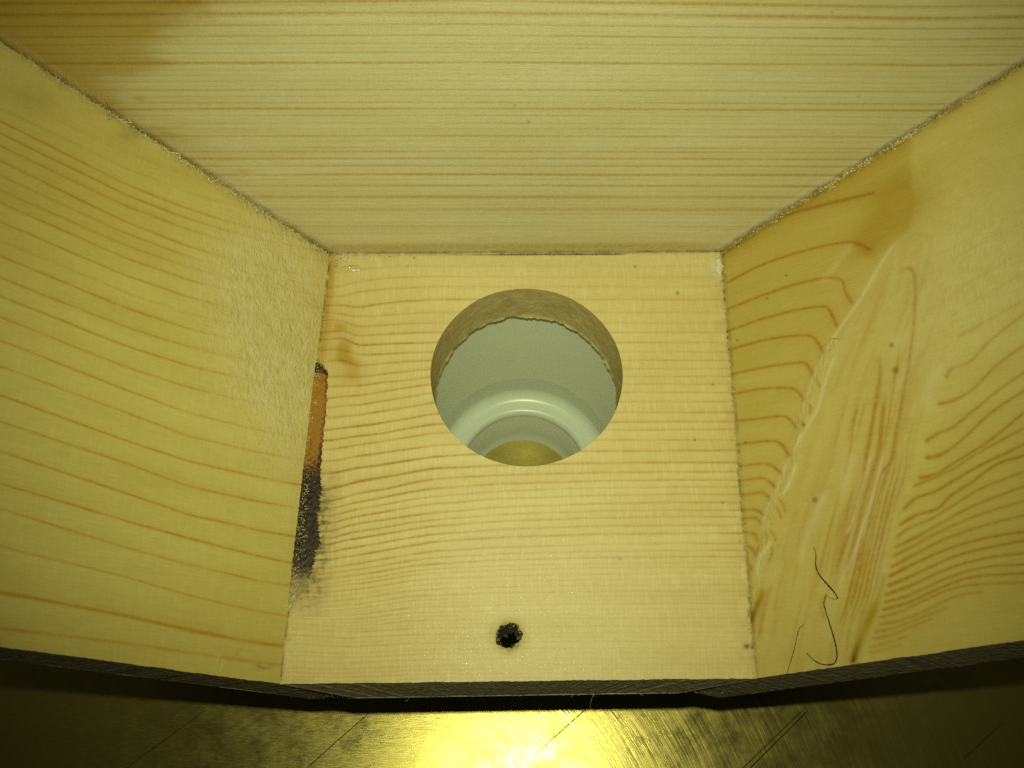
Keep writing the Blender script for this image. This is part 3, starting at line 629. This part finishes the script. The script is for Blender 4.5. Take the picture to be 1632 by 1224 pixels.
strokes = [(k1([(472, 105), (490, 150), (492, 200), (490, 245), (510, 310), (560, 375), (610, 430), (645, 475), (664, 508)]), (.05, .13, .17, .19, .15)), (k1([(664, 508), (640, 516), (610, 505), (578, 490)]), (.12, .05, .05, .04)),
           (k1([(572, 472), (555, 545), (570, 610), (600, 710), (625, 790), (648, 880), (657, 945), (650, 990), (630, 1018), (590, 1026), (540, 1022), (490, 1000), (450, 965), (416, 932)]), (.09, .14, .17, .18, .15, .13, .07)), (k1([(397, 716), (365, 740), (345, 800), (325, 900), (295, 1000), (268, 1092)]), (.05, .09, .10, .10, .06))]
for grp, lab in (((0, 1, 2), 'dark hooked pencil squiggle'), ((3,), 'short faint pencil stroke')):
    VV, FF = [], []; n0 = 0
    for g in grp:
        px, w = strokes[g]; q = on_right(catmull(px, 8)); w = np.interp(np.linspace(0, 1, len(q)), np.linspace(0, 1, len(w)), w) * (1 + .18 * rng.normal(0, 1, len(q)))
        v, f = tube(q, np.clip(w, .03, .3) * .82, 8, nR, .3); VV.append(v); FF.append(f + n0); n0 += len(v)
    o = build('pencil_mark', np.vstack(VV), np.vstack(FF), M_ink, knotty, None, TB); o['label'] = lab

# resin and blackened bark in the left seam: a lumpy strip lying on the bottom board against the side board
ys = np.linspace(578, 975, 330)
lx = 524.5 - .1168 * (ys - 405) - 1.5
rx = np.interp(ys, [578, 592, 640, 680, 740, 780, 830, 860, 900, 930, 955, 975], [512, 523, 521, 517, 511, 512, 509, 510, 503, 489, 476, 465])
rx = rx + wob(len(ys), .7, 4) + wob(len(ys), 1.2, 16) * np.interp(ys, [740, 800], [.5, 1.3]) + rng.normal(0, 1, len(ys)) * np.interp(ys, [740, 800, 960], [.3, 1.6, 2.]); rx = np.maximum(rx, lx + 2)
nc = 26; uu = np.linspace(0, 1, nc)
px = lx[:, None] * (1 - uu) + rx[:, None] * uu; py = np.broadcast_to(ys[:, None], px.shape)
hgt = (.05 + .32 * np.sin(np.pi * np.clip(uu * .86 + .10, 0, 1))[None, :] ** .8 * (.35 + .65 * vnoise(px * .11, py * .07, 50)) * np.interp(ys, [578, 610, 900, 975], [.3, .8, .75, .3])[:, None]
       + .22 * (vnoise(px * .35, py * .3, 51) - .5) * np.interp(ys, [580, 720, 780], [.3, .4, 1])[:, None])
hgt[:, -1] = -.05
V = np.array([[floor_pt(px[i, j], py[i, j], 0.) for j in range(nc)] for i in range(len(ys))]); V[..., 2] += np.maximum(hgt, -.05)
char = np.interp(ys, [578, 588, 600, 640, 700, 735, 760, 850, 900, 925, 975], [.5, .62, .12, .05, .12, .26, .47, .54, .6, .76, .95])[:, None] + .30 * np.clip(uu - .72, 0, 1)[None, :] * (ys < 745)[:, None] / .28 + 0 * px
build('resin_streak', V.reshape(-1, 3), grid_faces(len(ys), nc)[:, ::-1], M_resin, bottom, {'char': char.ravel()}, TB)

def blob(c, rx_, ry_, rz_, seed, nu=18, nv=10, rough=.18):
    th = np.linspace(0, 2 * np.pi, nu, endpoint=False); ph = np.linspace(0.02, np.pi - .02, nv)
    r = np.random.default_rng(seed); k = 1 + rough * smooth1(r.normal(0, 1, nu), 3)[:, None] + rough * .5 * r.normal(0, 1, (nu, nv)) * .4
    V = np.stack([np.cos(th)[:, None] * np.sin(ph) * rx_ * k, np.sin(th)[:, None] * np.sin(ph) * ry_ * k, np.broadcast_to(np.cos(ph) * rz_, (nu, nv))], -1).reshape(-1, 3) + np.asarray(c)
    i = np.arange(nu)[:, None]; j = np.arange(nv - 1)[None, :]
    q = np.stack([i * nv + j, i * nv + j + 1, ((i + 1) % nu) * nv + j + 1, ((i + 1) % nu) * nv + j], -1).reshape(-1, 4)
    return V, q
M_clear, _nt, _b = newmat('clear_glue'); _b.inputs['Base Color'].default_value = (.62, .48, .20, 1); _b.inputs['Roughness'].default_value = .06; _b.inputs['Specular IOR Level'].default_value = .8; _b.inputs['IOR'].default_value = 1.45
_n = noise(_nt, nd(_nt, 'ShaderNodeTexCoord').outputs['Object'], 1500, 3.); _bp = nd(_nt, 'ShaderNodeBump', ins={'Strength': 1., 'Distance': .3 * MM, 'Height': _n}); _nt.links.new(_bp.outputs[0], _b.inputs['Normal'])
for (u, v, a, b_, h, s) in ((560, 428, 2.3, .9, .35, 3), (649, 425, .42, .42, .3, 4)):
    c = floor_pt(u, v); V, q = blob(c, a, b_, h, s); build('glue_drop', V, q, M_clear, bottom, None, TB)
V, q = blob(floor_pt(1146, 421), .9, 1.5, .4, 9, rough=.5); build('glue_drop', V, q, M_glue, bottom, None, TB)

# ------------------------------------------------------------------ white plastic fitting under the hole
fit = bpy.data.objects.new('pipe_fitting', None); COL.objects.link(fit); FB = np.array([0, 0, ZT]); fit.location = Vector(FB * MM)
tag(fit, 'white plastic pipe fitting with a stepped bore standing on the brass under the round hole', 'pipe fitting')
def crisp(o):
    o.data.set_sharp_from_angle(angle=math.radians(42)); return o
def lathe(prof, n=160):
    prof = np.asarray(prof, float); a = np.linspace(0, 2 * np.pi, n, endpoint=False); m = len(prof)
    V = np.stack([np.cos(a)[:, None] * prof[:, 0], np.sin(a)[:, None] * prof[:, 0], np.broadcast_to(prof[:, 1], (n, m))], -1).reshape(-1, 3)
    i = np.arange(n)[:, None]; j = np.arange(m)[None, :]; j2 = (j + 1) % m
    return V, np.stack([i * m + j, ((i + 1) % n) * m + j, ((i + 1) % n) * m + j2, i * m + j2], -1).reshape(-1, 4)
arc = lambda cx, cz, r, a0, a1, n=10: [(cx + r * math.cos(math.radians(t)), cz + r * math.sin(math.radians(t))) for t in np.linspace(a0, a1, n)]
zt_ = -FT - .15
V, q = lathe([(26.6, zt_), (24.2, zt_)] + [(24.2 - 1.4 * t, zt_ - 44 * t) for t in np.linspace(.02, 1, 12)] + [(24.9, zt_ - 44)]); crisp(build('sleeve', V, q, M_sleeve, fit, None, FB))
sh = [(22.8, zt_ - 44.02), (22.8, -60.5), (22.8, -63.6)] + arc(19.6, -63.9, 3.2, 0, -78, 14) + arc(18.4, -68.75, 1.65, 76, 176, 12) + [(16.7, -69.3), (20.0, -71.0), (25.2, -62), (25.0, zt_ - 44.03)]
V, q = lathe(sh); crisp(build('shoulder', V, q, M_plastic, fit, None, FB))
V, q = lathe([(19.6, -71.0), (16.72, -69.33), (16.6, -69.9), (15.7, -79), (15.35, -82.4), (15.0, -83.3), (14.9, ZT + .02), (19.4, ZT + .02)]); crisp(build('neck', V, q, M_sleeve, fit, None, FB))

# ------------------------------------------------------------------ sawdust in the seams, loose fibres
V_all, F4, F3, tint = [], [], [], []; cnt = 0
OCT = np.array([(1, 0, 0), (-1, 0, 0), (0, 1, 0), (0, -1, 0), (0, 0, 1), (0, 0, -1)], float)
OF = np.array([(0, 2, 4), (2, 1, 4), (1, 3, 4), (3, 0, 4), (2, 0, 5), (1, 2, 5), (3, 1, 5), (0, 3, 5)])
def crumb(p, r, t):
    global cnt
    A = rng.normal(0, 1, (3, 3)); Q, _ = np.linalg.qr(A)
    v = (OCT * (r * rng.uniform(.5, 1.4, (6, 1))) * np.array([1, rng.uniform(.5, 1), rng.uniform(.35, .8)])) @ Q.T + p
    V_all.append(v); F3.append(OF + cnt); tint.append(np.full(6, t)); cnt += 6
def fibre(p, d, L, r, curl, t):
    global cnt
    d = d / np.linalg.norm(d); ax = rng.normal(0, 1, 3); pts = [np.array(p, float)]; n = 7
    for i in range(n):
        d = d + np.cross(ax, d) * curl / n; d /= np.linalg.norm(d); pts.append(pts[-1] + d * L / n)
    v, f = tube(pts, np.linspace(r, r * .5, n + 1), 4); V_all.append(v); F4.append(f + cnt); tint.append(np.full(len(v), t)); cnt += len(v)
def strew(a, b, n, spread, r, dirs, tdist, fib=.2, pw=1.):
    """crumbs along the 3-D segment a-b; dirs = two in-surface directions"""
    a, b = np.asarray(a, float), np.asarray(b, float)
    for _ in range(n):
        t = rng.random() ** pw; p = a + (b - a) * t + dirs[0] * abs(rng.normal(0, spread)) + dirs[1] * abs(rng.normal(0, spread))
        tt = np.clip(rng.normal(*tdist), 0, 1)
        if rng.random() < fib: fibre(p, rng.normal(0, 1, 3) + dirs[0] + dirs[1], rng.uniform(.5, 1.6), rng.uniform(.03, .06), rng.uniform(-3, 3), tt)
        else: crumb(p, rng.uniform(*r), tt)
def seam(P, d, px0, px1, n):                                # a stretch of a corner seam by survey coordinates
    zs = np.linspace(0, 75, 300); u, v = chart(P + d * zs[:, None]); z0, z1 = np.interp(px0, *(u[::-1], zs[::-1]) if u[0] > u[-1] else (u, zs)), np.interp(px1, *(u[::-1], zs[::-1]) if u[0] > u[-1] else (u, zs))
    return P + d * z0, P + d * z1
inB = np.cross(nB, e_); inB = dB / np.linalg.norm(dB)
sL = np.cross(nL, dLb / np.linalg.norm(dLb)); sL = sL if sL[1] < 0 else -sL      # along the left board, away from the back
sR = np.cross(nR, dRb / np.linalg.norm(dRb)); sR = sR if sR[1] < 0 else -sR
for (x0, x1, n, t) in ((20, 200, 80, .5), (170, 300, 150, .65), (280, 420, 150, .6), (400, 525, 130, .55)):
    a, b = seam(BLc, dLb, x0, x1, n); strew(a + nL * .05, b + nL * .05, int(n * 1.5), .5, (.06, .24), (sL, e_ * .8), (t, .3), .22)
for (x0, x1, n, t) in ((1152, 1240, 90, .45), (1220, 1330, 120, .6), (1310, 1460, 210, .75), (1450, 1560, 60, .6), (1560, 1640, 30, .3)):
    a, b = seam(BRc, dRb, x0, x1, n); strew(a + nR * .05, b + nR * .05, int(n * 1.5), .5, (.06, .26), (sR, -e_ * .8), (t, .3), .18)
ex, ey, ez = np.eye(3)
def fseam(p0, p1, n, spread, r, dirs, td, fib=.15): strew(floor_pt(*p0) + ez * .06, floor_pt(*p1) + ez * .06, n, spread, r, dirs, td, fib)
fseam((524, 406), (640, 404), 190, .7, (.04, .14), (-ey, ex * .1), (.5, .35), .1); fseam((526, 410), (545, 412), 60, .8, (.06, .16), (-ey, ex), (.45, .35), .1)
fseam((640, 404), (1100, 403), 230, .3, (.03, .10), (-ey, ez * .3), (.55, .35), .08)
fseam((1095, 404), (1151, 403), 120, .7, (.05, .16), (-ey, -ex * .5), (.7, .3), .1); fseam((1130, 415), (1150, 440), 80, .7, (.06, .18), (-ey, -ex), (.75, .25), .1)
fseam((523, 412), (505, 570), 110, .45, (.04, .13), (ex, ez * .2), (.5, .35)); fseam((506, 560), (500, 620), 90, .7, (.06, .18), (ex, ez * .5), (.6, .35))
fseam((500, 620), (486, 740), 90, .28, (.05, .15), (ex, ez), (.7, .3)); fseam((487, 735), (463, 950), 420, 1.0, (.05, .17), (ex, ez * .5), (.5, .42), .12)
fseam((465, 900), (460, 985), 150, .8, (.05, .17), (ex, ez * .4), (.72, .25)); fseam((462, 980), (447, 1085), 50, .3, (.04, .11), (ex, ez * .3), (.5, .4), .3)
fseam((1152, 440), (1166, 600), 120, .32, (.03, .10), (-ex, ez * .2), (.5, .4)); fseam((1166, 600), (1192, 900), 260, .4, (.03, .11), (-ex, ez * .2), (.5, .42)); fseam((1190, 900), (1204, 1078), 130, .4, (.04, .12), (-ex, ez * .3), (.5, .42))
# burrs along the lower front edge and the hole's lower rim
for _ in range(110):
    t = (rng.random() * .8 + .2 * rng.beta(.5, .5)); p = FLc + (FRc - FLc) * (t * 1.12 - .06) + np.array([0, -1.2, -FT]); tt = np.clip(rng.normal(.45, .25), 0, 1)
    if rng.random() < .45: fibre(p, rng.normal(0, 1, 3) * np.array([1, .6, .4]) + np.array([0, -.5, 0]), rng.uniform(.25, 1.1) * (1 + (rng.random() < .07) * 2), rng.uniform(.02, .04), rng.uniform(-3, 3), tt)
    else: crumb(p + rng.normal(0, .12, 3), rng.uniform(.05, .14), tt)
for _ in range(150):
    t = rng.uniform(.05, .95); z = rng.random() * FT; p = FLc + (FRc - FLc) * t + np.array([0, -1.2 * z / FT - .05, -z]); crumb(p, rng.uniform(.03, .09), np.clip(rng.normal(.5, .25), 0, 1))
for _ in range(160):
    a = rng.normal(math.radians(52), .75); p = np.array([19.75 * math.cos(a), 19.75 * math.sin(a), -FT + abs(rng.normal(0, .3))]); crumb(p, rng.uniform(.05, .16), np.clip(rng.normal(.85, .15), 0, 1))
for _ in range(90):
    a = rng.uniform(0, 6.28); k = rng.uniform(.86, 1.05); p = PIL + np.array([2.42 * k * math.cos(a), 2.42 * k * math.sin(a), -rng.random() * (1.6 if k < 1 else 0.05)])
    if rng.random() < .3: fibre(p, np.array([-math.cos(a), -math.sin(a), .3]) + rng.normal(0, .5, 3), rng.uniform(.3, .8), .04, rng.uniform(-2, 2), np.clip(rng.normal(.6, .25), 0, 1))
    else: crumb(p, rng.uniform(.05, .17), np.clip(rng.normal(.55, .3), 0, 1))
for (u, v, n) in ((350, 1055, 16), (462, 1026, 16)):                                                # tufts near the front edge
    for _ in range(n):
        p = hit(u + rng.normal(0, 6), v + rng.normal(0, 9), FLc, nL) if u < 450 else floor_pt(u + rng.normal(0, 6), v + rng.normal(0, 9), .1)
        fibre(p + np.array([0, 0, .1]), rng.normal(0, 1, 3) + np.array([.4, 1, .5]), rng.uniform(.5, 1.8), .045, rng.uniform(-2, 2), .8)
tag(build('sawdust', np.vstack(V_all), [np.vstack(F3), np.vstack(F4)], M_crumb, None, {'tint': np.concatenate(tint)}, smooth=False), 'fine pale sawdust and short fibres caught in the seams of the pine box', 'sawdust', kind='stuff')

def wisp(branches, label):
    VV, FF, n0 = [], [], 0
    p0 = np.array(branches[0][0])
    for br in branches:
        q = catmull(br, 7); v, f = tube(q, np.linspace(.10, .045, len(q)), 6); VV.append(v); FF.append(f + n0); n0 += len(v)
    o = build('wood_fibre', np.vstack(VV), np.vstack(FF), M_fibre, None, None, p0); o.location = Vector(p0 * MM)
    return tag(o, label, 'wood fibre', 'loose wood fibres at the seams')
def lifted(pts, P, n, lifts): return [hit(u, v, P, n) + n * l for (u, v), l in zip(pts, lifts)]
wisp([lifted([(187, 188), (196, 196), (206, 198), (215, 196), (222, 193)], BLc, nL, (.1, .5, .8, .7, .5)), lifted([(206, 198), (200, 191), (198, 186)], BLc, nL, (.8, 1.1, 1.3)), lifted([(215, 196), (221, 190), (223, 185)], BLc, nL, (.7, 1., 1.2)), lifted([(219, 194), (226, 194)], BLc, nL, (.6, .6))], 'forked pale fibre curl highest on the left back seam')
wisp([lifted([(274, 243), (282, 246), (290, 243), (296, 250)], BLc, nL, (.1, .6, .8, .4)), lifted([(282, 246), (284, 251), (280, 253)], BLc, nL, (.6, .7, .3))], 'small knotted fibre halfway along the left back seam')
wisp([lifted([(336, 291), (350, 287), (362, 291), (372, 295)], BLc, nL, (.1, .7, .7, .2))], 'smooth bowed pale fibre low on the left back seam')
wisp([lifted([(1440, 226), (1447, 219), (1456, 214)], BRc, nR, (.1, .5, .3)), lifted([(1447, 219), (1452, 222)], BRc, nR, (.5, .2))], 'short pale splinter on the right back seam')
